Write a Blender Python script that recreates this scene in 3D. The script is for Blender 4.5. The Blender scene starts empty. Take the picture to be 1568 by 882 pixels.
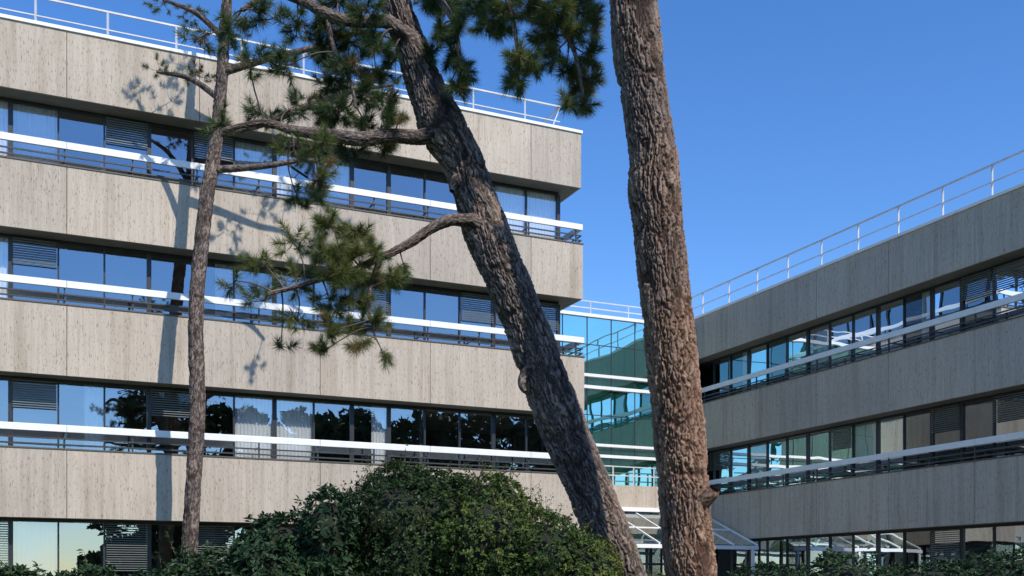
import bpy, bmesh, math, random
import numpy as np
from mathutils import Vector, noise as mnoise
random.seed(7); rng=np.random.default_rng(7)
scene=bpy.context.scene
F=1600.0; CX=784.0; YH=895.0; EYE=1.6
def pix(px,py,d): return np.array([(px-CX)/F*d, d, EYE+(YH-py)/F*d])

# ------------------------------------------------------------ materials
def new_mat(name):
    m=bpy.data.materials.new(name); m.use_nodes=True
    nt=m.node_tree; nt.nodes.clear()
    out=nt.nodes.new('ShaderNodeOutputMaterial')
    return m,nt,out
def N(nt,t,**kw):
    n=nt.nodes.new(t)
    for k,v in kw.items():
        if k in n.inputs: n.inputs[k].default_value=v
        else: setattr(n,k,v)
    return n
def L(nt,a,b): nt.links.new(a,b)
def ramp(nt,fac,stops):
    r=nt.nodes.new('ShaderNodeValToRGB'); e=r.color_ramp.elements
    while len(e)<len(stops): e.new(0.5)
    for i,(p,c) in enumerate(stops):
        e[i].position=p; e[i].color=(c[0],c[1],c[2],1)
    L(nt,fac,r.inputs[0]); return r
def mixc(nt,fac,a,b,mode='MIX'):
    m=nt.nodes.new('ShaderNodeMix'); m.data_type='RGBA'; m.blend_type=mode
    for i,v in ((0,fac),(6,a),(7,b)):
        if hasattr(v,'is_output'): L(nt,v,m.inputs[i])
        elif i==0: m.inputs[0].default_value=v
        else: m.inputs[i].default_value=(v[0],v[1],v[2],1)
    return m.outputs[2]
def plain(name,col,rough=0.6,metal=0.0,var=0.12,scale=3.0):
    m,nt,out=new_mat(name)
    b=N(nt,'ShaderNodeBsdfPrincipled'); b.inputs['Roughness'].default_value=rough; b.inputs['Metallic'].default_value=metal
    g=N(nt,'ShaderNodeNewGeometry'); n=N(nt,'ShaderNodeTexNoise',Scale=scale,Detail=5.0)
    L(nt,g.outputs['Position'],n.inputs['Vector'])
    r=ramp(nt,n.outputs[0],[(0.3,[c*(1-var) for c in col]),(0.7,[min(1,c*(1+var)) for c in col])])
    L(nt,r.outputs[0],b.inputs['Base Color']); L(nt,b.outputs[0],out.inputs[0]); return m

def travertine():
    m,nt,out=new_mat('travertine')
    b=N(nt,'ShaderNodeBsdfPrincipled',Roughness=0.8)
    b.inputs['Specular IOR Level'].default_value=.25
    g=N(nt,'ShaderNodeNewGeometry')
    def mp(sc):
        v=N(nt,'ShaderNodeVectorMath',operation='MULTIPLY'); L(nt,g.outputs['Position'],v.inputs[0]); v.inputs[1].default_value=sc; return v.outputs[0]
    n1=N(nt,'ShaderNodeTexNoise',Scale=1.0,Detail=6.0,Roughness=0.65); L(nt,mp((16,16,0.7)),n1.inputs['Vector'])
    n2=N(nt,'ShaderNodeTexNoise',Scale=1.0,Detail=4.0); L(nt,mp((45,45,9)),n2.inputs['Vector'])
    n3=N(nt,'ShaderNodeTexNoise',Scale=0.5,Detail=3.0); L(nt,g.outputs['Position'],n3.inputs['Vector'])
    base=ramp(nt,n1.outputs[0],[(0.3,(0.425,0.365,0.305)),(0.5,(0.49,0.43,0.365)),(0.72,(0.55,0.49,0.425))]).outputs[0]
    pits=ramp(nt,n2.outputs[0],[(0.33,(0.56,0.49,0.43)),(0.41,(1,1,1))]).outputs[0]
    c=mixc(nt,1.0,base,pits,'MULTIPLY')
    big=ramp(nt,n3.outputs[0],[(0.3,(0.90,0.89,0.88)),(0.7,(1.04,1.04,1.03))]).outputs[0]
    c=mixc(nt,1.0,c,big,'MULTIPLY')
    at=N(nt,'ShaderNodeAttribute',attribute_name='tint')
    tr=ramp(nt,at.outputs['Fac'],[(0,(0.90,0.90,0.90)),(1,(1.04,1.03,1.0))]).outputs[0]
    c=mixc(nt,1.0,c,tr,'MULTIPLY')
    n4=N(nt,'ShaderNodeTexNoise',Scale=1.0,Detail=3.0); L(nt,mp((4,4,0.2)),n4.inputs['Vector'])
    d=ramp(nt,n4.outputs[0],[(0.30,(0.84,0.82,0.79)),(0.5,(1,1,1))]).outputs[0]
    c=mixc(nt,1.0,c,d,'MULTIPLY')
    L(nt,c,b.inputs['Base Color'])
    bp=N(nt,'ShaderNodeBump',Strength=0.25,Distance=0.006); L(nt,n2.outputs[0],bp.inputs['Height']); L(nt,bp.outputs[0],b.inputs['Normal'])
    L(nt,b.outputs[0],out.inputs[0]); return m

def glass(name,refl,tint,trans):
    m,nt,out=new_mat(name)
    g=N(nt,'ShaderNodeBsdfGlossy'); g.inputs['Color'].default_value=(*tint,1); g.inputs['Roughness'].default_value=0.0
    t=N(nt,'ShaderNodeBsdfTransparent'); t.inputs['Color'].default_value=(*trans,1)
    lw=N(nt,'ShaderNodeLayerWeight',Blend=0.35)
    mr=N(nt,'ShaderNodeMapRange'); mr.inputs['To Min'].default_value=refl; mr.inputs['To Max'].default_value=1.0
    L(nt,lw.outputs['Fresnel'],mr.inputs['Value'])
    gg=N(nt,'ShaderNodeNewGeometry'); n=N(nt,'ShaderNodeTexNoise',Scale=0.9,Detail=1.0); L(nt,gg.outputs['Position'],n.inputs['Vector'])
    bp=N(nt,'ShaderNodeBump',Strength=0.25,Distance=0.02); L(nt,n.outputs[0],bp.inputs['Height']); L(nt,bp.outputs[0],g.inputs['Normal'])
    mx=N(nt,'ShaderNodeMixShader'); L(nt,mr.outputs[0],mx.inputs[0]); L(nt,t.outputs[0],mx.inputs[1]); L(nt,g.outputs[0],mx.inputs[2])
    L(nt,mx.outputs[0],out.inputs[0]); return m
def curtainwall():
    m,nt,out=new_mat('teal_mirror_glass')
    g=N(nt,'ShaderNodeBsdfGlossy'); g.inputs['Color'].default_value=(0.58,0.86,0.78,1); g.inputs['Roughness'].default_value=0.01
    d=N(nt,'ShaderNodeBsdfDiffuse'); d.inputs['Color'].default_value=(0.006,0.11,0.085,1)
    gg=N(nt,'ShaderNodeNewGeometry'); n=N(nt,'ShaderNodeTexNoise',Scale=0.8,Detail=1.0); L(nt,gg.outputs['Position'],n.inputs['Vector'])
    bp=N(nt,'ShaderNodeBump',Strength=0.3,Distance=0.03); L(nt,n.outputs[0],bp.inputs['Height']); L(nt,bp.outputs[0],g.inputs['Normal'])
    mx=N(nt,'ShaderNodeMixShader'); mx.inputs[0].default_value=0.76
    L(nt,d.outputs[0],mx.inputs[1]); L(nt,g.outputs[0],mx.inputs[2]); L(nt,mx.outputs[0],out.inputs[0]); return m

def bark(name,warm):
    m,nt,out=new_mat(name)
    b=N(nt,'ShaderNodeBsdfPrincipled',Roughness=0.9); b.inputs['Specular IOR Level'].default_value=.3
    at=N(nt,'ShaderNodeAttribute',attribute_name='cav'); ti=N(nt,'ShaderNodeAttribute',attribute_name='tint')
    g=N(nt,'ShaderNodeNewGeometry')
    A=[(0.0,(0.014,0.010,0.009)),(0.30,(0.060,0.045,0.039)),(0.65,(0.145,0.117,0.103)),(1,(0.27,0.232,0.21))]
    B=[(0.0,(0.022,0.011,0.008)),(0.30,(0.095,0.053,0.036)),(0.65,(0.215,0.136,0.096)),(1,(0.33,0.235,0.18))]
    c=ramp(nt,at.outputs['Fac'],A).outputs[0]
    if warm:
        c2=ramp(nt,at.outputs['Fac'],B).outputs[0]
        sx=N(nt,'ShaderNodeSeparateXYZ'); L(nt,g.outputs['Position'],sx.inputs[0])
        nn=N(nt,'ShaderNodeTexNoise',Scale=1.3,Detail=2.0); L(nt,g.outputs['Position'],nn.inputs['Vector'])
        ad=N(nt,'ShaderNodeMath',operation='MULTIPLY_ADD'); L(nt,nn.outputs[0],ad.inputs[0]); ad.inputs[1].default_value=5.0; L(nt,sx.outputs[2],ad.inputs[2])
        mr=N(nt,'ShaderNodeMapRange'); mr.inputs['From Min'].default_value=11.5; mr.inputs['From Max'].default_value=6.0; L(nt,ad.outputs[0],mr.inputs['Value'])
        c=mixc(nt,mr.outputs[0],c,c2)
    t=ramp(nt,ti.outputs['Fac'],[(0,(0.74,0.71,0.70)),(0.5,(1,1,1)),(1,(1.25,1.15,1.06))]).outputs[0]
    c=mixc(nt,1.0,c,t,'MULTIPLY')
    n=N(nt,'ShaderNodeTexNoise',Scale=1.1,Detail=3.0); L(nt,g.outputs['Position'],n.inputs['Vector'])
    big=ramp(nt,n.outputs[0],[(0.35,(0.78,0.78,0.80)),(0.65,(1.12,1.05,0.98))]).outputs[0]
    c=mixc(nt,1.0,c,big,'MULTIPLY')
    n2=N(nt,'ShaderNodeTexNoise',Scale=70.0,Detail=6.0,Roughness=0.7); L(nt,g.outputs['Position'],n2.inputs['Vector'])
    f=ramp(nt,n2.outputs[0],[(0.3,(0.65,0.65,0.65)),(0.7,(1.25,1.25,1.25))]).outputs[0]
    c=mixc(nt,1.0,c,f,'MULTIPLY')
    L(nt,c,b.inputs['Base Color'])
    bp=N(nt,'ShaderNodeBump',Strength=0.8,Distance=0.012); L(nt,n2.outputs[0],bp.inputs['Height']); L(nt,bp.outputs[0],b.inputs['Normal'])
    L(nt,b.outputs[0],out.inputs[0]); return m

def leafmat(name,stops,rough=0.5,transl=0.3,spec=0.4):
    m,nt,out=new_mat(name)
    at=N(nt,'ShaderNodeAttribute',attribute_name='tint')
    c=ramp(nt,at.outputs['Fac'],stops).outputs[0]
    b=N(nt,'ShaderNodeBsdfPrincipled',Roughness=rough); b.inputs['Specular IOR Level'].default_value=spec
    L(nt,c,b.inputs['Base Color'])
    t=N(nt,'ShaderNodeBsdfTranslucent'); L(nt,c,t.inputs['Color'])
    mx=N(nt,'ShaderNodeMixShader'); mx.inputs[0].default_value=transl
    L(nt,b.outputs[0],mx.inputs[1]); L(nt,t.outputs[0],mx.inputs[2]); L(nt,mx.outputs[0],out.inputs[0]); return m

M_trav=travertine()
M_core=plain('soffit_concrete',(0.22,0.20,0.18),0.85)
M_white=plain('white_coated_metal',(0.80,0.80,0.79),0.4,0,0.05)
M_cap=plain('dark_coping',(0.10,0.085,0.07),0.6)
M_frame=plain('dark_window_frame',(0.022,0.024,0.027),0.4)
M_rail=plain('grey_rail_metal',(0.045,0.048,0.052),0.4)
M_railL=plain('light_rail_metal',(0.55,0.56,0.56),0.4)
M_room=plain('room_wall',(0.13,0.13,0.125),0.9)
M_curt=plain('white_curtain',(0.84,0.84,0.83),0.9,0,0.04)
M_blind=plain('venetian_blind',(0.15,0.17,0.165),0.5)
M_glass=glass('window_glass',0.30,(0.84,0.92,0.98),(0.88,0.91,0.92))
M_cang=glass('canopy_glass',0.25,(0.9,0.97,0.96),(0.6,0.72,0.68))
M_cw=curtainwall()
M_bark=bark('grey_pine_bark',False); M_barkW=bark('warm_pine_bark',True)
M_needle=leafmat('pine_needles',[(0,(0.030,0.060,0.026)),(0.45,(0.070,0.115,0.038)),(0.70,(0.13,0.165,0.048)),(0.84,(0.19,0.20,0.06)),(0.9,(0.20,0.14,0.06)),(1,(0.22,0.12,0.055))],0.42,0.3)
M_leaf=leafmat('azalea_leaves',[(0,(0.020,0.046,0.012)),(0.45,(0.055,0.10,0.020)),(0.8,(0.125,0.17,0.030)),(1,(0.19,0.20,0.045))],0.5,0.3,0.3)
M_leafD=leafmat('rhododendron_leaves',[(0,(0.016,0.040,0.018)),(0.7,(0.035,0.070,0.026)),(1,(0.07,0.115,0.04))],0.5,0.15,0.22)
M_dleaf=leafmat('broadleaf_crown',[(0,(0.012,0.024,0.010)),(1,(0.04,0.065,0.02))],0.6,0.15,.2)
M_bushcore=plain('shrub_inner_shade',(0.012,0.016,0.008),0.95)  # near-black: shade inside the shrubs put into the colour

# ------------------------------------------------------------ mesh utils
def link(o): scene.collection.objects.link(o); return o
def empty(name,loc=(0,0,0)):
    e=bpy.data.objects.new(name,None); e.location=loc; e.empty_display_size=0.5; return link(e)
def mesh_np(name,V,Fc,mat,parent=None,attrs=None,smooth=False):
    V=np.asarray(V,dtype=np.float32); Fc=np.asarray(Fc,dtype=np.int32)
    k=Fc.shape[1]; me=bpy.data.meshes.new(name)
    me.vertices.add(len(V)); me.vertices.foreach_set('co',V.ravel())
    me.loops.add(Fc.size); me.loops.foreach_set('vertex_index',Fc.ravel())
    me.polygons.add(len(Fc)); me.polygons.foreach_set('loop_start',np.arange(len(Fc),dtype=np.int32)*k)
    me.polygons.foreach_set('use_smooth',np.full(len(Fc),smooth))
    me.update(calc_edges=True); me.validate()
    if attrs:
        for n,a in attrs.items():
            at=me.attributes.new(n,'FLOAT','POINT'); at.data.foreach_set('value',np.asarray(a,dtype=np.float32))
    me.materials.append(mat)
    o=bpy.data.objects.new(name,me); link(o)
    if parent is not None:
        o.parent=parent
        o.matrix_parent_inverse.identity(); o.matrix_parent_inverse.translation=-Vector(parent.location)
    return o

class Frame:
    def __init__(s,O,a,n): s.O=np.array(O,float); s.a=np.array([a[0],a[1],0.]); s.n=np.array([n[0],n[1],0.])
    def P(s,x,t,z): return s.O+s.a*x+s.n*t+np.array([0,0,z])
class Batch:
    def __init__(s): s.V=[];s.F=[];s.T=[];s.c=0
    def add(s,P8,tint=0.5):
        s.V+=list(P8); c=s.c
        for f in ((0,1,2,3),(7,6,5,4),(0,4,5,1),(1,5,6,2),(2,6,7,3),(3,7,4,0)): s.F.append([c+i for i in f])
        s.T+=[tint]*8; s.c+=8
    def box(s,fr,s0,s1,t0,t1,z0,z1,tint=0.5):
        s.add([fr.P(s0,t0,z0),fr.P(s1,t0,z0),fr.P(s1,t1,z0),fr.P(s0,t1,z0),fr.P(s0,t0,z1),fr.P(s1,t0,z1),fr.P(s1,t1,z1),fr.P(s0,t1,z1)],tint)
    def bar(s,A,B,r):
        A=np.array(A,float);B=np.array(B,float);d=B-A;d/=np.linalg.norm(d)
        u=np.cross(d,[0,0,1]); 
        if np.linalg.norm(u)<1e-3:u=np.array([1.,0,0])
        u/=np.linalg.norm(u); w=np.cross(u,d)
        q=[(-1,-1),(1,-1),(1,1),(-1,1)]
        s.add([A+u*r*i+w*r*j for i,j in q]+[B+u*r*i+w*r*j for i,j in q])
    def quad(s,a,b,c,d):
        s.V+=[a,b,c,d]; s.F.append([s.c,s.c+1,s.c+2,s.c+3]); s.T+=[0.5]*4; s.c+=4
    def make(s,name,mat,parent,bevel=0):
        o=mesh_np(name,s.V,s.F,mat,parent,{'tint':s.T})
        bm=bmesh.new(); bm.from_mesh(o.data); bmesh.ops.recalc_face_normals(bm,faces=bm.faces); bm.to_mesh(o.data); bm.free()
        if bevel:
            md=o.modifiers.new('bevel','BEVEL'); md.width=bevel; md.segments=2; md.limit_method='ANGLE'
        return o

# ------------------------------------------------------------ stone-and-glass office block
fdir=np.array([0.912,0.410]); fdir/=np.linalg.norm(fdir); nin=np.array([-fdir[1],fdir[0]])
P0=np.array([2.05,31.0,0.0])
LV=[(13.36,14.97),(10.07,11.69),(6.64,8.34),(3.2,4.85)]
def office(name,fr,length,depth,levels,ends,content,roofrail=True,rail_t=1.0,seed=1):
    R=random.Random(seed)
    root=empty(name,Vector(fr.O))
    trav=Batch();core=Batch();cap=Batch();white=Batch();frame=Batch();rail=Batch();gl=Batch();room=Batch();cur=Batch();bl=Batch();rr=Batch()
    RE=0.65; EE=0.44; G=0.006
    joints=[1.64+3.1*i for i in range(20)]; joints=[j for j in joints if j<length]
    for k,(z0,z1) in enumerate(levels):
        e=ends[k]
        core.box(fr,e+0.06,length-0.06,0.06,depth,z0+0.012,z1-0.03)
        xs=[e]+joints+[length]
        for i in range(len(xs)-1):
            trav.box(fr,xs[i]+(G if i else 0),xs[i+1]-G,0,0.058,z0,z1,R.random())
        ts=[0.06+G]+[3.1*i for i in range(1,20) if 3.1*i<depth]+[depth]
        for i in range(len(ts)-1):
            trav.box(fr,e,e+0.058,ts[i],ts[i+1]-G,z0,z1,R.random())
            trav.box(fr,length-0.058,length,ts[i],ts[i+1]-G,z0,z1,R.random())
        if k==0:
            white.box(fr,e-0.04,length+0.03,-0.04,0.4,z1+0.002,z1+0.09)
            white.box(fr,e-0.04,e+0.4,0.402,depth,z1+0.002,z1+0.09)
        else:
            cap.box(fr,e-0.02,length+0.02,-0.02,0.5,z1+0.002,z1+0.035)
            cap.box(fr,e-0.02,e+0.4,0.502,depth,z1+0.002,z1+0.035)
            zt=z1+0.60
            xs2=[e-0.0]+[j for j in joints]+[length]
            for i in range(len(xs2)-1):
                white.box(fr,xs2[i]+(0.004 if i else 0),xs2[i+1]-0.004,0.0,0.07,zt-0.17,zt)
            white.box(fr,e,e+0.07,0.074,depth,zt-0.17,zt)
            for dz in (0.11,0.25):
                rail.box(fr,e+0.03,length,0.02,0.05,z1+dz,z1+dz+0.035)
                rail.box(fr,e+0.03,e+0.06,0.052,depth,z1+dz,z1+dz+0.035)
            x=0.12
            while x<length:
                rail.box(fr,x,x+0.035,0.052,0.09,z1+0.036,zt-0.02)
                rail.box(fr,x+0.002,x+0.033,0.092,RE-0.05,z1+0.30,z1+0.33)
                x+=1.55
            t=1.2
            while t<depth:
                rail.box(fr,e+0.062,e+0.10,t,t+0.035,z1+0.036,zt-0.02); t+=1.55
    zl=[(levels[i+1][1],levels[i][0]) for i in range(len(levels)-1)]+[(0.0,levels[-1][0])]
    for k,(z0,z1) in enumerate(zl):
        zb=z0+(0.04 if k<len(zl)-1 else 0.15)
        frame.box(fr,EE,length-EE,RE-0.035,RE+0.035,z1-0.07,z1+0.011)
        frame.box(fr,EE,length-EE,RE-0.04,RE+0.04,zb-0.06,zb+0.07)
        frame.box(fr,EE-0.035,EE+0.035,RE+0.042,depth-0.1,z1-0.071,z1+0.0105)
        frame.box(fr,EE-0.04,EE+0.04,RE+0.042,depth-0.1,zb-0.06,zb+0.07)
        ms=[EE+1.06*i for i in range(40) if EE+1.06*i<length-EE+0.01]
        for i,x in enumerate(ms):
            w=0.055 if (i in (0,2,5,6) or i%3==2) else 0.022
            frame.box(fr,x-w,x+w,RE-0.045,RE+0.045,zb+0.071,z1-0.072)
            if i<len(ms)-1:
                a=ms[i]+0.02;b=ms[i+1]-0.02
                j=[R.uniform(-0.004,0.004) for _ in range(3)]
                gl.quad(fr.P(a,RE+j[0],zb),fr.P(b,RE+j[1],zb),fr.P(b,RE+j[1]+j[2],z1),fr.P(a,RE+j[0]+j[2],z1))
                c=content.get((k,i), R.choice(['','','c','d','b','']))
                if c in('c','d','e'):
                    aa,bb=(a,b) if c!='d' else (a,a+0.45)
                    if c=='e': aa=b-0.45
                    nn=int((bb-aa)/0.03)
                    for q in range(nn):
                        u0=aa+(bb-aa)*q/nn;u1=aa+(bb-aa)*(q+1)/nn
                        t0=RE+0.08+0.018*math.sin(q*1.9+i);t1=RE+0.08+0.018*math.sin((q+1)*1.9+i)
                        cur.quad(fr.P(u0,t0,zb),fr.P(u1,t1,zb),fr.P(u1,t1,z1-0.05),fr.P(u0,t0,z1-0.05))
                if c in('b','B'):
                    frac=0.42 if c=='b' else 0.52
                    z=z1-0.08
                    while z>z1-(z1-zb)*frac:
                        bl.box(fr,a+0.02,b-0.02,RE-0.11,RE-0.06,z-0.018,z); z-=0.058
        t=RE
        while t<depth-1:
            frame.box(fr,EE-0.045,EE+0.045,t+0.046 if t==RE else t,t+0.09,zb+0.071,z1-0.072)
            gl.quad(fr.P(EE,t+0.02,zb),fr.P(EE,t+1.04,zb),fr.P(EE,t+1.04,z1),fr.P(EE,t+0.02,z1)); t+=1.06
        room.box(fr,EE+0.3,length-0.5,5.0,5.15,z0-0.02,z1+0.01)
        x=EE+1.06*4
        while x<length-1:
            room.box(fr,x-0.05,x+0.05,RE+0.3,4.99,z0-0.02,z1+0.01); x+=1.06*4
    if roofrail:
        zt=levels[0][1]
        rr.bar(fr.P(0.2,rail_t,zt+1.18),fr.P(length-1,rail_t,zt+1.18),0.022)
        rr.bar(fr.P(0.2,rail_t,zt+0.72),fr.P(length-1,rail_t,zt+0.72),0.014)
        rr.bar(fr.P(0.2,rail_t,zt+1.18),fr.P(0.2,depth-1,zt+1.18),0.022)
        rr.bar(fr.P(0.2,rail_t,zt+1.18),fr.P(0.65,rail_t,zt+0.02),0.016)
        x=1.37
        while x<length-1: rr.bar(fr.P(x,rail_t,zt-0.02),fr.P(x,rail_t,zt+1.17),0.022); x+=1.67
        t=rail_t+1.67
        while t<depth-1: rr.bar(fr.P(0.2,t,zt-0.02),fr.P(0.2,t,zt+1.17),0.022); t+=1.67
        rr.make('roof_railing',M_railL,root)
    trav.make('stone_spandrel_panels',M_trav,root,0.006); core.make('floor_slabs',M_core,root); cap.make('sill_coping',M_cap,root)
    white.make('white_guard_rails',M_white,root,0.008); frame.make('window_frames',M_frame,root); rail.make('dark_guard_bars',M_rail,root)
    gl.make('window_panes',M_glass,root); room.make('interior_walls',M_room,root)
    if cur.V: cur.make('curtains',M_curt,root)
    if bl.V: bl.make('venetian_blinds',M_blind,root)
    return root

frA=Frame(P0,-fdir,nin)
cont={(0,0):'c',(0,1):'c',(0,2):'',(0,3):'',(0,4):'',(0,5):'',(0,6):'c',(0,7):'e',
      (1,0):'B',(1,1):'B',(1,2):'B',(1,3):'',(1,4):'',(1,5):'B',(1,6):'',(1,7):'',
      (2,0):'',(2,1):'',(2,2):'',(2,3):'',(2,4):'',(2,5):'d',(2,6):'',(2,7):'c'}
office('office_building',frA,23,14,LV,[0,-0.06,-0.11,-0.14],cont)

O2=P0+np.array([nin[0],nin[1],0])*6.0
f3=np.array([fdir[0],fdir[1],0]); n3=np.array([nin[0],nin[1],0])
WL=18.0
Ow=O2+f3*7.9-n3*WL
frW=Frame(Ow,nin,fdir)
office('office_building',frW,WL+6,12,[(10.07,11.6),(6.64,8.34),(3.2,4.85)],[0,0,0],{},True,0.6,seed=5)

# ------------------------------------------------------------ mirror-glass link block
frG=Frame(O2,fdir,nin)
root=empty('glass_office_building',Vector(O2))
cw=Batch();mu=Batch();wb=Batch();tr=Batch();rl=Batch();bk=Batch();fr_=Batch();gd=Batch()
ms=[-1.564+1.0*i for i in range(0,10)]; ms=[m for m in ms if m<7.85]+[7.88]
zs=[5.15,6.22,6.36+0.15,7.76,8.72,9.2,10.31,11.3]
R=random.Random(3)
for i in range(len(ms)-1):
    for j in range(len(zs)-1):
        q=[R.uniform(-0.004,0.004) for _ in range(3)]
        a,b=ms[i]+0.006,ms[i+1]-0.006
        cw.quad(frG.P(a,q[0],zs[j]+.006),frG.P(b,q[1],zs[j]+.006),frG.P(b,q[1]+q[2],zs[j+1]-.006),frG.P(a,q[0]+q[2],zs[j+1]-.006))
for m in ms: mu.box(frG,m-0.016,m+0.016,-0.012,0.05,5.15,11.3)
for z in zs[1:-1]: mu.box(frG,-1.6,7.88,-0.010,0.048,z-0.014,z+0.014)
bk.box(frG,-1.6,7.9,0.06,10,0,11.28)
wb.box(frG,-1.6,7.88,-0.08,10,11.3,11.42)
for z0,z1 in ((9.13,9.24),(8.70,8.82),(6.62,6.72),(6.22,6.33)):
    wb.box(frG,-1.6,7.88,-0.10,-0.03,z0,z1)
tr.box(frG,0.3,3.4,-1.0,-0.01,4.37,5.15,0.5); tr.box(frG,3.412,6.5,-1.0,-0.01,4.37,5.15,0.7); tr.box(frG,6.512,7.85,-1.0,-0.01,4.37,5.15,0.4)
wb.box(frG,0.28,7.86,-1.05,-0.012,4.22,4.368)
for z in (5.82,5.5): rl.bar(frG.P(0.3,-0.9,z),frG.P(7.85,-0.9,z),0.02)
x=0.6
while x<7.8: rl.bar(frG.P(x,-0.9,5.1),frG.P(x,-0.9,5.82),0.022); x+=0.85
for z in (12.0,11.75): rl.bar(frG.P(-1.5,0.4,z),frG.P(7.8,0.4,z),0.018)
x=-1.0
while x<7.8: rl.bar(frG.P(x,0.4,11.4),frG.P(x,0.4,12.0),0.018); x+=1.6
x=0.3
while x<7.7:
    fr_.box(frG,x-0.04,x+0.04,-0.9,-0.82,0,4.2)
    gd.quad(frG.P(x+0.04,-0.86,0.05),frG.P(x+1.06,-0.86,0.05),frG.P(x+1.06,-0.86,4.2),frG.P(x+0.04,-0.86,4.2)); x+=1.06
fr_.box(frG,0.3,7.8,-0.905,-0.815,2.3,2.38)
cw.make('mirror_glass_panes',M_cw,root); mu.make('curtain_wall_mullions',M_frame,root); wb.make('white_spandrel_bars',M_white,root,0.006)
tr.make('stone_ledge',M_trav,root,0.006); rl.make('railings',M_railL,root); bk.make('block_body',M_room,root)
fr_.make('ground_floor_frames',M_frame,root); gd.make('ground_floor_glazing',M_glass,root)

root=empty('entrance_canopy',Vector(frG.P(4,-2.5,0)))
cb=Batch();cg=Batch()
za,zb_=4.15,2.95; T0,T1=-1.08,-4.2
x0,x1=1.9,7.8; nb=6
for i in range(nb+1):
    x=x0+(x1-x0)*i/nb
    cb.bar(frG.P(x,T0,za),frG.P(x,T1,zb_),0.028)
    if i<nb:
        xx=x0+(x1-x0)*(i+1)/nb
        cg.quad(frG.P(x+.03,T0,za),frG.P(xx-.03,T0,za),frG.P(xx-.03,T1,zb_),frG.P(x+.03,T1,zb_))
tm=(T0+T1)/2; zm=(za+zb_)/2
cb.bar(frG.P(x0,tm,zm+.002),frG.P(x1,tm,zm+.002),0.024)
cb.box(frG,x0-.05,x1,T1-0.06,T1+0.06,zb_-0.16,zb_-0.03)
for x in (x0+0.1,x0+2.9,x1-0.2): cb.box(frG,x-.05,x+.05,T1-.045,T1+.045,0,zb_-0.162)
cb.make('white_steel_frame',M_white,root,0.005); cg.make('sloping_glass',M_cang,root)

# ------------------------------------------------------------ numpy noise
def h2(ix,iy,seed):
    ix=ix.astype(np.int64); iy=iy.astype(np.int64)
    h=(ix*374761393+iy*668265263+seed*144269504)&0xffffffff
    h=((h^(h>>13))*1274126177)&0xffffffff
    h=((h^(h>>15))*2246822519)&0xffffffff
    return ((h^(h>>16))&0xffff)/65535.0
def vn(x,y,per,seed=0):
    ix=np.floor(x);iy=np.floor(y);fx=x-ix;fy=y-iy
    fx=fx*fx*(3-2*fx);fy=fy*fy*(3-2*fy)
    a=h2(ix%per,iy,seed);b=h2((ix+1)%per,iy,seed);c=h2(ix%per,iy+1,seed);d=h2((ix+1)%per,iy+1,seed)
    return (a*(1-fx)+b*fx)*(1-fy)+(c*(1-fx)+d*fx)*fy
def vor(x,y,per,seed=0):
    ix=np.floor(x);iy=np.floor(y)
    F1=np.full(x.shape,9.);F2=np.full(x.shape,9.);ID=np.zeros(x.shape)
    for dx in(-1,0,1):
        for dy in(-1,0,1):
            cx=ix+dx;cy=iy+dy
            pxx=cx+0.5+0.85*(h2(cx%per,cy,seed+1)-.5);pyy=cy+0.5+0.85*(h2(cx%per,cy,seed+2)-.5)
            d=np.hypot(x-pxx,y-pyy); idv=h2(cx%per,cy,seed+3)
            nw=d<F1
            F2=np.where(nw,F1,np.minimum(F2,d)); ID=np.where(nw,idv,ID); F1=np.where(nw,d,F1)
    return F1,F2,ID
def sstep(a,b,x): t=np.clip((x-a)/(b-a),0,1); return t*t*(3-2*t)

def spline(P,n):
    P=np.asarray(P,float); k=len(P); Q=np.vstack([2*P[0]-P[1],P,2*P[-1]-P[-2]])
    seg=np.linalg.norm(np.diff(P[:,:3],axis=0),axis=1); cum=np.r_[0,np.cumsum(seg)]
    s=np.linspace(0,cum[-1],n); i=np.clip(np.searchsorted(cum,s,side='right')-1,0,k-2)
    t=((s-cum[i])/seg[i])[:,None]
    a,b,c,d=Q[i],Q[i+1],Q[i+2],Q[i+3]
    return 0.5*((2*b)+(-a+c)*t+(2*a-5*b+4*c-d)*t*t+(-a+3*b-3*c+d)*t**3), s
def frames(C):
    T=np.gradient(C,axis=0); T/=np.linalg.norm(T,axis=1)[:,None]
    ref=np.array([0.,1.,0.]) if abs(T[0][1])<0.8 else np.array([1.,0,0])
    U=np.empty_like(C); u=np.cross(T[0],ref); u/=np.linalg.norm(u)
    for i in range(len(C)):
        u=u-T[i]*np.dot(u,T[i]); u/=np.linalg.norm(u); U[i]=u
    return T,U,np.cross(T,U)
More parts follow.
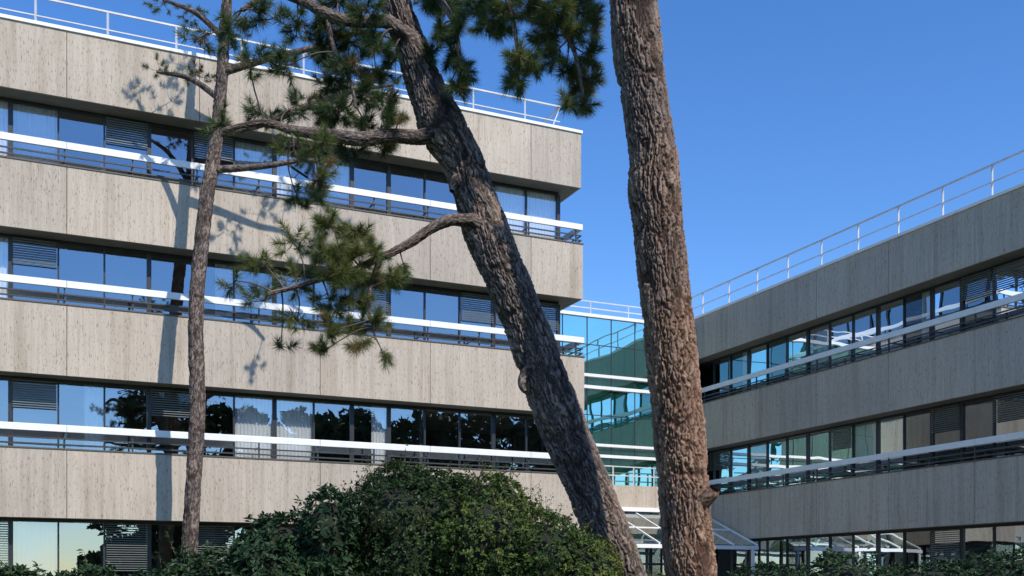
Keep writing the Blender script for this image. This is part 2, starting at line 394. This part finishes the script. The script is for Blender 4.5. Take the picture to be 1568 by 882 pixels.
def tube(C,rad,nu,cells=0,amp=0,seed=0,lcell=0.16):
    n=len(C); T,U,W=frames(C)
    s=np.r_[0,np.cumsum(np.linalg.norm(np.diff(C,axis=0),axis=1))]
    u=(np.arange(nu)/nu)[None,:].repeat(n,0); v=s[:,None].repeat(nu,1)
    r=rad[:,None].repeat(nu,1).copy(); cav=np.full(r.shape,.6); tint=np.full(r.shape,.5)
    if cells:
        lo=vn(u*4,v*2.0,4,seed+50)-.5; lo2=vn(u*3,v*5.0,3,seed+51)-.5
        r*=1+0.10*lo+0.05*lo2
        wx=(vn(u*8,v*2.0,8,seed+5)-.5)*2.4+(vn(u*24,v*9,24,seed+6)-.5)*1.1+(vn(u*60,v*24,60,seed+16)-.5)*.45
        wy=(vn(u*8,v*3.0,8,seed+7)-.5)*1.0+(vn(u*24,v*12,24,seed+8)-.5)*0.6+(vn(u*60,v*30,60,seed+18)-.5)*.35
        F1,F2,ID=vor(u*cells+wx,v/lcell+wy+vn(u*cells,v*0,cells,seed+9)*3,cells,seed)
        pl=sstep(0.02,0.36,F2-F1)
        fc=int(cells*.5); q=u*fc+wx*.6+ (vn(u*6,v*1.2,6,seed+60)-.5)*2.0
        fur=np.abs(((vn(q,v*1.6,fc,seed+61)-.5)*2)); fur=sstep(0.0,.20,fur)
        c2=cells*2; G1,G2,ID2=vor(u*c2+wx*2,v/(lcell*.30)+wy*2,c2,seed+20)
        p2=sstep(0.0,0.35,G2-G1)
        step=(ID2-.5)*.36
        fn=vn(u*cells*5,v*60,cells*5,seed+30)
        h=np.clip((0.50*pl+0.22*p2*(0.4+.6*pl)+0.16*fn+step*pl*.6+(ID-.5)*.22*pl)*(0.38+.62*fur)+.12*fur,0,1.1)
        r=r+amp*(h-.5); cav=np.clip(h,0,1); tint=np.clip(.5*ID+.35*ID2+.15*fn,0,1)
    an=u*2*np.pi
    V=C[:,None,:]+U[:,None,:]*(r*np.cos(an))[...,None]+W[:,None,:]*(r*np.sin(an))[...,None]
    idx=np.arange(n*nu).reshape(n,nu)
    a=idx[:-1];b=np.roll(idx,-1,1)[:-1];c=np.roll(idx,-1,1)[1:];d=idx[1:]
    Q=np.stack([a,b,c,d],-1).reshape(-1,4)
    return V.reshape(-1,3),Q,cav.ravel(),tint.ravel()
class TB:
    def __init__(s): s.V=[];s.F=[];s.c=[];s.t=[];s.n=0
    def add(s,r):
        s.V.append(r[0]);s.F.append(r[1]+s.n);s.c.append(r[2]);s.t.append(r[3]);s.n+=len(r[0])
    def make(s,name,mat,parent):
        return mesh_np(name,np.vstack(s.V),np.vstack(s.F),mat,parent,{'cav':np.concatenate(s.c),'tint':np.concatenate(s.t)},True)
def path_px(pts):
    return np.array([[*pix(px,py,d), w*0.5/F*d] for px,py,d,w in pts])
def limb(pts,nu=40,cells=14,amp=.012,step=.02,seed=0,lcell=.1):
    P=path_px(pts); ln=np.linalg.norm(np.diff(P[:,:3],axis=0),axis=1).sum()
    S,_=spline(P,max(8,int(ln/step)))
    return tube(S[:,:3],np.maximum(S[:,3],.004),nu,cells,amp,seed,lcell), S

# ------------------------------------------------------------ needles
class Needles:
    def __init__(s): s.V=[];s.T=[]
    def tuft(s,p,d,n=170,ln=.135,tint=.5,shoot=.12,w=.0026):
        d=d/np.linalg.norm(d); a=np.cross(d,rng.normal(size=3)); a/=np.linalg.norm(a); b=np.cross(d,a)
        ph=rng.uniform(0,2*np.pi,n); tt=rng.uniform(0,1,n)
        th=np.radians(85-60*tt+rng.normal(0,12,n))
        dr=d*np.cos(th)[:,None]+(a*np.cos(ph)[:,None]+b*np.sin(ph)[:,None])*np.sin(th)[:,None]
        l=ln*rng.uniform(.75,1.1,n); base=p+d*(tt*shoot)[:,None]
        tip=base+dr*l[:,None]; tip[:,2]-=.012*rng.random(n)
        sd=np.cross(dr,rng.normal(size=(n,3))); sd/=np.linalg.norm(sd,axis=1)[:,None]
        V=np.stack([base-sd*w,base+sd*w,tip],1); s.V.append(V.reshape(-1,3))
        t=np.clip(tint+rng.normal(0,.10,n),0,.84); 
        t[rng.random(n)<.03]=.95
        if rng.random()<.05: t=np.clip(rng.normal(.92,.04,n),0,1)
        s.T.append(np.repeat(t,3))
    def make(s,name,parent):
        V=np.vstack(s.V); return mesh_np(name,V,np.arange(len(V)).reshape(-1,3),M_needle,parent,{'tint':np.concatenate(s.T)})

def twig(tb,A,B,r0,r1,sag=.0,seed=0):
    n=6; t=np.linspace(0,1,n)[:,None]; C=A*(1-t)+B*t
    ln=np.linalg.norm(B-A); C=C+np.sin(t*np.pi)*(rng.normal(size=3)*ln*.08+np.array([0,0,-sag*ln])) 
    tb.add(tube(C,np.linspace(r0,r1,n),5)); return C

def foliage(tb,nd,skel,clumps,dens=1.6,w=.0027,nn_=(150,220)):
    for (px,py,d,rx,ry,n,ti) in clumps:
        c=pix(px,py,d); R=np.array([rx/F*d,max(rx,ry)/F*d*.9,ry/F*d])
        k=np.argmin(np.linalg.norm(skel-c,axis=1)+rng.uniform(0,.15,len(skel))); A=skel[k]
        C=twig(tb,A,c,.012,.006,-.08)
        nodes=C[2:]
        for i in range(max(2,int(n*dens))):
            v=rng.normal(size=3); v/=np.linalg.norm(v); v*=rng.random()**.45
            p=c+v*R
            nn=nodes[np.argmin(np.linalg.norm(nodes-p,axis=1))]
            dd=(p-nn); L_=np.linalg.norm(dd)+1e-5
            dr=dd/L_*1.0+np.array([0,0,.35])+rng.normal(size=3)*.3
            q=p-dr/np.linalg.norm(dr)*.05
            twig(tb,nn,q,.006,.0035,.05)
            nd.tuft(q,dr,n=int(rng.uniform(*nn_)),ln=rng.uniform(.11,.155),tint=ti+rng.normal(0,.1),w=w)

# ------------------------------------------------------------ leaning pine (left)
base=pix(1010,1090,13.0); treeL=empty('pine_tree',Vector((base[0],base[1],0)))
trk=TB(); tw=TB(); nd=Needles()
TL=[(1022,1096,13,120),(1003,1050,13,92),(985,980,13,74),(967,915,13,67),(952,870,13,65),(930,815,13,66),(903,750,13,66),(877,690,13,67),(852,630,13,69),
 (830,570,13,66),(807,505,13,63),(786,450,13,63),(763,400,13,64),(740,345,13,67),(724,292,13,61),(706,243,13,62),(678,198,13,68),(658,150,13,55),
 (640,100,13,49),(622,50,13,46),(604,0,13,44),(585,-60,13,42),(572,-130,13,38),(566,-220,13,32),(575,-320,13.1,22),(580,-400,13.2,10)]
P=path_px(TL); S,_=spline(P,1250)
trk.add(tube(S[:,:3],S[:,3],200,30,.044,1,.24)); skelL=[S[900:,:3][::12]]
LIMBS=[
 [(705,225,13,30),(672,206,12.9,27),(640,210,12.8,22),(600,208,12.7,20),(550,213,12.6,20),(500,207,12.5,18),(450,200,12.4,14),(400,188,12.3,10),(340,200,12.2,6)],
 [(650,95,13,30),(632,66,12.9,27),(612,46,12.8,22),(590,33,12.8,19),(545,33,12.8,16),(505,24,12.7,18),(470,5,12.7,14),(420,-10,12.6,10),(370,15,12.5,6)],
 [(762,362,13,36),(738,345,12.85,28),(712,337,12.75,20),(688,338,12.65,17),(660,350,12.6,15),(630,371,12.55,13),(602,386,12.5,12),(578,396,12.4,11),(545,412,12.3,9),(500,425,12.2,8),(450,440,12.1,6),(410,450,12,4)],
 [(578,-100,13,26),(640,-90,12.7,20),(700,-55,12.4,16),(770,-25,12.2,13),(830,5,12.1,10),(868,50,12.0,8),(885,100,12.0,6),(893,150,12.0,4)],
 [(595,-30,13,22),(650,-20,12.8,12),(685,15,12.7,9),(700,60,12.6,7),(705,110,12.6,4)],
 [(770,-25,12.2,9),(785,30,12.1,7),(793,80,12.1,5),(795,115,12.1,3)],
 [(580,396,12.4,6),(570,430,12.4,6),(565,470,12.3,5),(575,520,12.3,3)],
 [(500,24,12.7,9),(510,70,12.7,7),(535,120,12.6,6),(545,165,12.6,4)],
 [(560,-200,13,20),(480,-190,13.4,16),(400,-150,14,12),(320,-120,14.5,8)],
 [(570,-250,13,18),(660,-260,13.4,15),(760,-230,14,12),(840,-180,14.5,7)]]
for i,l in enumerate(LIMBS):
    t,Sl=limb(l,48 if i<3 else 24,14 if i<3 else 8,.014 if i<3 else .005,.012,seed=10+i,lcell=.09); trk.add(t); skelL.append(Sl[::4,:3])
for l in ([(712,262,12.94,24),(696,280,12.82,16),(692,293,12.78,8)],[(826,556,12.9,28),(804,574,12.80,18),(799,590,12.76,12),(804,600,12.74,7)]):
    trk.add(limb(l,24,8,.008,.01,seed=44)[0])
skelL=np.vstack(skelL)
cl=[]
D=12.8
for px,py,rx,ry,n,ti in [
 (505,45,28,22,10,.25),(545,62,26,20,10,.25),(500,85,26,22,10,.25),(578,70,18,20,6,.25),(535,105,28,20,10,.2),(505,130,24,18,8,.2),(562,18,26,12,7,.3),(520,5,30,14,8,.3),
 (575,105,18,16,5,.25),(560,145,26,15,8,.2),(520,170,30,16,9,.2),(590,165,20,16,7,.2),(610,185,14,14,4,.25),(600,95,12,14,3,.25),(560,190,28,10,6,.2),(500,190,20,12,5,.2),
 (585,228,26,8,5,.25),(540,230,22,8,4,.25),
 (655,12,22,16,7,.35),(690,10,24,18,9,.35),(672,45,16,18,6,.3),(700,50,18,18,7,.35),(690,85,18,18,7,.35),(712,110,16,16,6,.35),(700,130,16,12,5,.35),(682,150,12,8,2,.3),(660,80,10,16,3,.3),
 (735,10,24,16,9,.4),(745,38,18,14,6,.4),(775,10,24,16,9,.4),(770,45,14,12,4,.4),(810,12,24,20,11,.5),(845,12,26,22,12,.5),(882,12,22,20,10,.55),(905,30,14,20,7,.6),(870,50,26,18,10,.55),
 (835,55,20,16,7,.5),(800,85,20,14,7,.5),(815,105,18,12,5,.5),(795,125,14,12,5,.45),(845,85,16,14,5,.5),(868,100,20,18,8,.6),(900,85,16,18,7,.62),(885,130,18,16,8,.6),(905,120,10,14,3,.65),
 (892,160,16,12,5,.6),(868,160,10,12,3,.5)]:
    cl.append((px,py,D-.6*(px>730)+rng.uniform(-.35,.35),rx,ry,n,ti+.12*(px>730)))  # clump tints paint shade on the upper left, sunlight on the right crown
for px,py,rx,ry,n,ti in [(495,225,12,20,4,.6),(493,265,12,22,5,.6),(490,300,10,14,3,.6),
 (505,345,24,16,8,.65),(545,360,26,14,8,.65),(500,385,28,20,10,.62),(540,395,26,18,9,.65),(575,385,16,12,4,.6),(520,425,30,20,11,.6),(565,425,24,16,8,.62),(605,430,18,12,5,.62),(622,415,10,8,2,.6),
 (505,465,26,16,7,.6),(548,460,24,16,6,.62),(575,495,20,16,5,.62),(540,500,20,14,5,.6),(505,505,20,14,4,.6),(500,535,14,10,3,.6),(555,525,18,10,3,.6),(587,540,12,10,2,.6)]:
    cl.append((px,py,12.3+rng.uniform(-.3,.3),rx,ry,n,ti+.1))  # higher tint paints the sunlit look of these lower clumps
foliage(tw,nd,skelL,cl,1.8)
cl=[]
for px,py,rx,ry,n,ti in [(455,40,34,30,14,.35),(400,30,34,28,12,.4),(350,50,30,26,10,.45),(440,100,34,26,11,.3),(385,95,30,22,8,.4),(455,160,30,20,9,.3),(400,170,30,20,8,.4),(340,190,28,20,7,.5),
 (300,60,26,20,6,.5),(450,230,26,20,7,.5),(455,300,24,22,6,.6),(450,370,30,24,10,.72),(400,400,28,22,8,.72),(455,430,30,22,9,.7),(405,460,28,18,6,.7),(455,490,26,18,6,.7),(430,530,20,14,3,.6),(360,430,20,16,4,.6)]:
    cl.append((px,py,12.4+rng.uniform(-.4,.4),rx,ry,n,ti))
for px,py,rx,ry,n,ti in [(400,-150,60,40,18,.4),(480,-190,60,40,18,.4),(320,-110,50,36,12,.5),(560,-330,70,60,24,.4),(660,-270,60,50,20,.4),(760,-230,60,40,18,.4),(840,-170,50,40,14,.5),(600,-180,50,50,14,.4),(500,-60,50,30,12,.3)]:
    cl.append((px,py,13.6+rng.uniform(-.4,.4),rx,ry,n,ti))
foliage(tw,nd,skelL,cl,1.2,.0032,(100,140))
trk.make('trunk_and_limbs',M_bark,treeL); tw.make('twigs',M_bark,treeL); nd.make('needle_foliage',treeL)

# ------------------------------------------------------------ upright pine (right)
base=pix(1078,1117,11.5); treeR=empty('pine_tree',Vector((base[0],base[1],0)))
trk=TB(); tw=TB(); nd=Needles()
dr=11.5
TR=[(1090,1120,dr,140),(1078,1060,dr,98),(1066,970,dr,80),(1058,880,dr,74),(1050,800,dr,72),(1045,740,dr,73),(1040,680,dr,74),(1034,610,dr,73),(1028,545,dr,73),(1021,480,dr,73),(1014,410,dr,73),
 (1008,350,dr,72),(1003,295,dr,74),(1001,250,dr,70),(994,200,dr,67),(985,140,dr,67),(976,80,dr,70),(972,20,dr,68),(971,-40,dr,64),(978,-120,dr,58),(985,-220,dr,50),(985,-330,dr,36),(980,-450,dr,18),(978,-520,dr,8)]
P=path_px(TR); S,_=spline(P,1250)
trk.add(tube(S[:,:3],S[:,3],210,28,.048,3,.25)); sk=[S[1000:,:3][::10]]
for i,l in enumerate([
 [(1052,775,dr,44),(1072,765,dr-.12,34),(1088,755,dr-.2,24),(1094,748,dr-.24,16)],
 [(980,-200,dr,30),(1060,-240,dr+.3,22),(1150,-260,dr+.6,16),(1240,-250,dr+.9,8)],
 [(982,-150,dr,24),(930,-190,dr-.3,18),(880,-210,dr-.6,12),(830,-210,dr-.8,6)],
 [(985,-300,dr,24),(1040,-360,dr-.3,16),(1110,-390,dr-.6,8)],
 [(985,-300,dr,24),(930,-370,dr+.3,16),(860,-400,dr+.6,8)]]):
    t,Sl=limb(l,40,12,.012,.014,seed=70+i,lcell=.1); trk.add(t)
    if i: sk.append(Sl[::4,:3])
sk=np.vstack(sk); cl=[]
for px,py,rx,ry,n,ti in [(1060,-240,50,40,16,.5),(1140,-265,50,40,16,.5),(1230,-245,46,36,14,.5),(900,-210,50,36,14,.5),(830,-215,44,34,12,.5),(1100,-390,60,44,18,.5),(1030,-430,60,50,20,.5),(930,-410,60,50,20,.5),(860,-400,50,40,14,.5),(980,-520,60,40,18,.5)]:
    cl.append((px,py,dr+rng.uniform(-.6,.6),rx,ry,n,ti))
foliage(tw,nd,sk,cl,.9,.0035,(80,110))
trk.make('trunk_and_limbs',M_barkW,treeR); tw.make('twigs',M_bark,treeR); nd.make('needle_foliage',treeR)

# ------------------------------------------------------------ pine close to the facade (its crown dapples the stone)
db=24.6; base=pix(286,1000,db); t3=empty('pine_tree',Vector((base[0],base[1],0)))
trk=TB(); tw=TB(); nd=Needles()
l=[(283,1000,db,34),(286,900,db,25),(295,760,db,23),(302,620,db,23),(300,480,db,22),(312,340,db,21),(330,220,db,19),(340,120,db,17),(345,30,db,15),(355,-70,db,12),(360,-150,db,5)]
t,Sl=limb(l,60,14,.03,.03,seed=90,lcell=.2); trk.add(t); sk=[Sl[len(Sl)//2:,:3][::3]]
for i,l in enumerate([[(332,205,db,14),(400,190,db,11),(480,160,db,9),(540,140,db-.2,7),(600,130,db-.3,4)],[(342,110,db,13),(410,90,db,10),(490,70,db,8),(550,50,db,6),(610,60,db,4)],[(325,260,db,12),(400,255,db,9),(470,245,db,7),(505,255,db,4)],
   [(335,150,db,10),(290,120,db+.2,8),(240,110,db+.3,4)],[(345,60,db,10),(300,20,db-.2,8),(250,0,db,4)],[(354,-40,db,14),(430,-50,db,11),(490,-50,db,10),(550,-60,db,8),(620,-50,db,6),(700,-30,db,4)]]):
    t,S2=limb(l,16,6,.006,.03,seed=91+i); trk.add(t); sk.append(S2[::2,:3])
sk=np.vstack(sk); cl=[]
for px,py,rx,ry,n in [(480,150,30,16,12),(520,135,30,16,14),(565,125,28,16,13),(605,125,22,14,10),(490,65,32,18,14),(535,45,30,18,13),(580,50,28,16,12),(615,62,20,12,8),(470,240,24,14,10),(505,250,20,12,9),
  (300,115,34,18,12),(245,105,30,16,9),(300,20,34,20,12),(250,5,28,16,9),(435,-60,40,24,14),(500,-55,36,20,12),(555,-65,30,18,10),(610,-55,28,16,10),(655,-40,26,14,9),(695,-30,22,12,8),(640,-10,20,12,6),(360,-150,36,30,14),(430,90,26,16,10),(360,40,30,22,10),(498,200,16,12,6),(430,185,24,12,7)]:
    cl.append((px,py,db+rng.uniform(-.6,.6),rx,ry,n,.45))
foliage(tw,nd,sk,cl,1.1,.0045,(80,110))
trk.make('trunk_and_limbs',M_bark,t3); tw.make('twigs',M_bark,t3); nd.make('needle_foliage',t3)

# ------------------------------------------------------------ shrubs
def shrub(name,lobes,mat,dens,leaf,wid,nleaf=7,shoots=0,sunlit_right=0):
    Ls=[]
    for (px,py,d,rx,rz,ry) in lobes:
        c=pix(px,py,d); Ls.append((c,np.array([rx/F*d,ry,rz/F*d])))
    g=Ls[0][0]; root=empty(name,Vector((g[0],g[1],0)))
    V=[];T=[];cb=TB()
    for li,(c,R) in enumerate(Ls):
        area=4*math.pi*((R[0]*R[1])**1.6/3+(R[0]*R[2])**1.6/3+(R[1]*R[2])**1.6/3)**(1/1.6)
        n=int(area*dens)
        dv=rng.normal(size=(n,3)); dv/=np.linalg.norm(dv,axis=1)[:,None]
        for v in dv:
            if v[1]>.55: continue
            q=Vector(v*R)*1.0+Vector(c)
            nz=mnoise.noise(q*1.8)*.20+mnoise.noise(q*5.0)*.14
            sc=1+nz+rng.normal(0,.035)-(.14*rng.random() if rng.random()<.4 else 0)
            p=c+v*R*sc
            if p[2]<.05 or p[2]<(c[2]-R[2]*.75): continue
            ins=False
            for lj,(c2,R2) in enumerate(Ls):
                if lj!=li and np.sum(((p-c2)/R2)**2)<.70: ins=True;break
            if ins: continue
            nrm=v/R; nrm/=np.linalg.norm(nrm); ax=nrm+np.array([0,0,.7])+rng.normal(size=3)*.35; ax/=np.linalg.norm(ax)
            shoot=0
            if rng.random()<shoots:
                shoot=rng.uniform(.06,.28); twig(cb,p-ax*.1,p+ax*shoot,.004,.002)
            a=np.cross(ax,rng.normal(size=3)); a/=np.linalg.norm(a); b=np.cross(ax,a)
            m=nleaf if not shoot else nleaf*2
            ph=rng.uniform(0,6.28)+np.arange(m)*2.4+rng.normal(0,.3,m); th=np.radians(rng.uniform(35,95,m))
            ld=ax*np.cos(th)[:,None]+(a*np.cos(ph)[:,None]+b*np.sin(ph)[:,None])*np.sin(th)[:,None]
            ll=leaf*rng.uniform(.6,1.15,m)[:,None]; off=(rng.random(m)*(shoot+.03))[:,None]*ax
            B=p+off; side=np.cross(ld,ax+rng.normal(size=(m,3))*.25); side/=(np.linalg.norm(side,axis=1)[:,None]+1e-6)
            up=np.cross(side,ld); w=wid*ll/leaf
            mid=B+ld*ll*.55
            V.append(np.stack([B,mid+side*w+up*w*.35,B+ld*ll-up*w*.3,mid-side*w+up*w*.35],1).reshape(-1,3))
            t=np.clip(.42+sunlit_right*(p[0]-.2)*.28+mnoise.noise(q*1.1)*.5+rng.normal(0,.13)+rng.normal(0,.08,m)+(.2 if shoot else 0),0,1)  # tint rises to the right: sunlit side painted into the leaf colour
            T.append(np.repeat(t,4))
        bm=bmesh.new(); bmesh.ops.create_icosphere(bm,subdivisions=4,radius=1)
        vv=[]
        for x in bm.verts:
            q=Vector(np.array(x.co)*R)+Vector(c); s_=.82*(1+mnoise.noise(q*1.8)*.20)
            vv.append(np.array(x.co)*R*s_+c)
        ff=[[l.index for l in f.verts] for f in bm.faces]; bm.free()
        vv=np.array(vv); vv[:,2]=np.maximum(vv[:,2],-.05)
        mesh_np('dark_shade_core',vv,ff,M_bushcore,root)  # solid dark hull painting the shade behind the leaves, no twigs modelled
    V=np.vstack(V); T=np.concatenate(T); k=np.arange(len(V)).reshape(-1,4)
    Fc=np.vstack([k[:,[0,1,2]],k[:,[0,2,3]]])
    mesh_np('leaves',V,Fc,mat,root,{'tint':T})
    if cb.V: cb.make('shoots',M_bark,root)
shrub('azalea_shrub',[(640,838,11.7,118,112,.9),(560,852,11.8,92,94,.8),(745,855,11.6,110,106,.9),(825,870,11.5,82,90,.75),(888,895,11.4,58,78,.6),
  (690,1000,11.7,250,150,1.1),(540,1000,11.8,170,150,1.0),(615,765,11.9,58,48,.5),(668,758,11.8,48,38,.5),(765,772,11.6,40,36,.4),(585,785,11.9,44,38,.4)],M_leaf,430,.044,.012,7,.04,1)
shrub('rhododendron_shrub',[(505,836,11.0,38,86,.5),(440,880,11.2,75,85,.8),(350,915,11.4,85,70,.9),(250,945,11.6,85,60,.9),(120,945,11.8,100,65,.9),(0,950,12,90,80,.9),(470,960,11.1,70,110,.7),(300,1010,11.5,190,100,1),(90,1010,11.8,190,100,1)],M_leafD,170,.085,.02,7,.03)
shrub('rhododendron_shrub',[(1180,925,16,80,55,.9),(1290,920,16,90,60,1),(1420,925,16,100,60,1),(1550,915,16,100,70,1),(1300,990,16,240,80,1)],M_leafD,110,.09,.022,7,.03)
shrub('low_shrub',[(990,925,20,40,46,.5),(1040,940,20,50,50,.6)],M_leaf,150,.06,.018,7,.05)

# ------------------------------------------------------------ distant trees (behind the viewpoint, mirrored in the glazing)
root=empty('distant_trees',(30,-3,0)); V=[];T=[];tb=TB()
for i in range(11):
    u=i/10; x=15+30*u+rng.uniform(-1.2,1.2); y=-17+27*u+rng.uniform(-1.2,1.2); H=rng.uniform(14.5,17.5)
    if i==0: H=9
    C=np.array([[x,y,-.2],[x+.2,y,H*.35],[x+.1,y,H*.7],[x,y,H*.9]]); tb.add(tube(spline(np.c_[C,[.3,.24,.15,.05]],20)[0][:,:3],np.linspace(.3,.06,20),8))
    for k in range(22):
        c=np.array([x+rng.normal(0,1.9),y+rng.normal(0,1.6),H*rng.uniform(.2,.92)]); r=rng.uniform(.9,1.8)
        n=300; v=rng.normal(size=(n,3)); v/=np.linalg.norm(v,axis=1)[:,None]; p=c+v*r*(rng.random(n)**.3)[:,None]
        a=rng.normal(size=(n,3))*.15; b=rng.normal(size=(n,3))*.15
        V.append(np.stack([p-a,p+b,p+a,p-b],1).reshape(-1,3)); T.append(np.repeat(rng.random(n),4))
V=np.vstack(V); mesh_np('foliage',V,np.arange(len(V)).reshape(-1,4),M_dleaf,root,{'tint':np.concatenate(T)}); tb.make('trunks',M_bark,root)

# ------------------------------------------------------------ ground
m,nt,out=new_mat('grass'); b=N(nt,'ShaderNodeBsdfPrincipled',Roughness=.9); g=N(nt,'ShaderNodeNewGeometry'); n=N(nt,'ShaderNodeTexNoise',Scale=3.0,Detail=8.0)
L(nt,g.outputs['Position'],n.inputs['Vector']); r=ramp(nt,n.outputs[0],[(.3,(.035,.06,.018)),(.7,(.08,.11,.035))]); L(nt,r.outputs[0],b.inputs['Base Color']); L(nt,b.outputs[0],out.inputs[0])
mesh_np('lawn_ground',[(-800,-800,0),(800,-800,0),(800,800,0),(-800,800,0)],[(0,1,2,3)],m)
M_pave=plain('paving',(0.25,0.24,0.22),.9)
q=[frG.P(0.3,-14,.004),frG.P(7.8,-14,.004),frG.P(7.8,-.9,.004),frG.P(.3,-.9,.004)]
mesh_np('paved_forecourt',q,[(0,1,2,3)],M_pave)

# ------------------------------------------------------------ light, sky, camera
az=math.atan2(.64,-.77); el=math.radians(46)
S_=Vector((math.sin(az)*math.cos(el),math.cos(az)*math.cos(el),math.sin(el)))
w=bpy.data.worlds.new('World'); scene.world=w; w.use_nodes=True; nt=w.node_tree; nt.nodes.clear()
o=nt.nodes.new('ShaderNodeOutputWorld'); bg=nt.nodes.new('ShaderNodeBackground'); sk=nt.nodes.new('ShaderNodeTexSky'); sk.sky_type='NISHITA'
sk.sun_disc=False; sk.sun_elevation=el; sk.sun_rotation=az; sk.air_density=1.0; sk.dust_density=.1; sk.ozone_density=4.5
hs=nt.nodes.new('ShaderNodeHueSaturation'); hs.inputs['Hue'].default_value=.508; hs.inputs['Saturation'].default_value=1.22; hs.inputs['Value'].default_value=1.38
nt.links.new(sk.outputs[0],hs.inputs['Color']); nt.links.new(hs.outputs[0],bg.inputs[0]); bg.inputs[1].default_value=.15; nt.links.new(bg.outputs[0],o.inputs[0])
sl=bpy.data.lights.new('sun','SUN'); sl.energy=4.8; sl.angle=math.radians(.5); sl.color=(1,.93,.83)
so=link(bpy.data.objects.new('sun',sl)); so.rotation_euler=S_.to_track_quat('Z','Y').to_euler()
cam=bpy.data.cameras.new('camera'); co=link(bpy.data.objects.new('camera',cam)); co.location=(0,0,EYE); co.rotation_euler=(math.pi/2,0,0)
cam.sensor_width=36; cam.lens=36*F/1568; cam.shift_y=(YH-441)/1568; cam.clip_end=3000; cam.clip_start=.1
scene.camera=co
scene.view_settings.view_transform='Standard'; scene.view_settings.look='None'; scene.view_settings.exposure=0
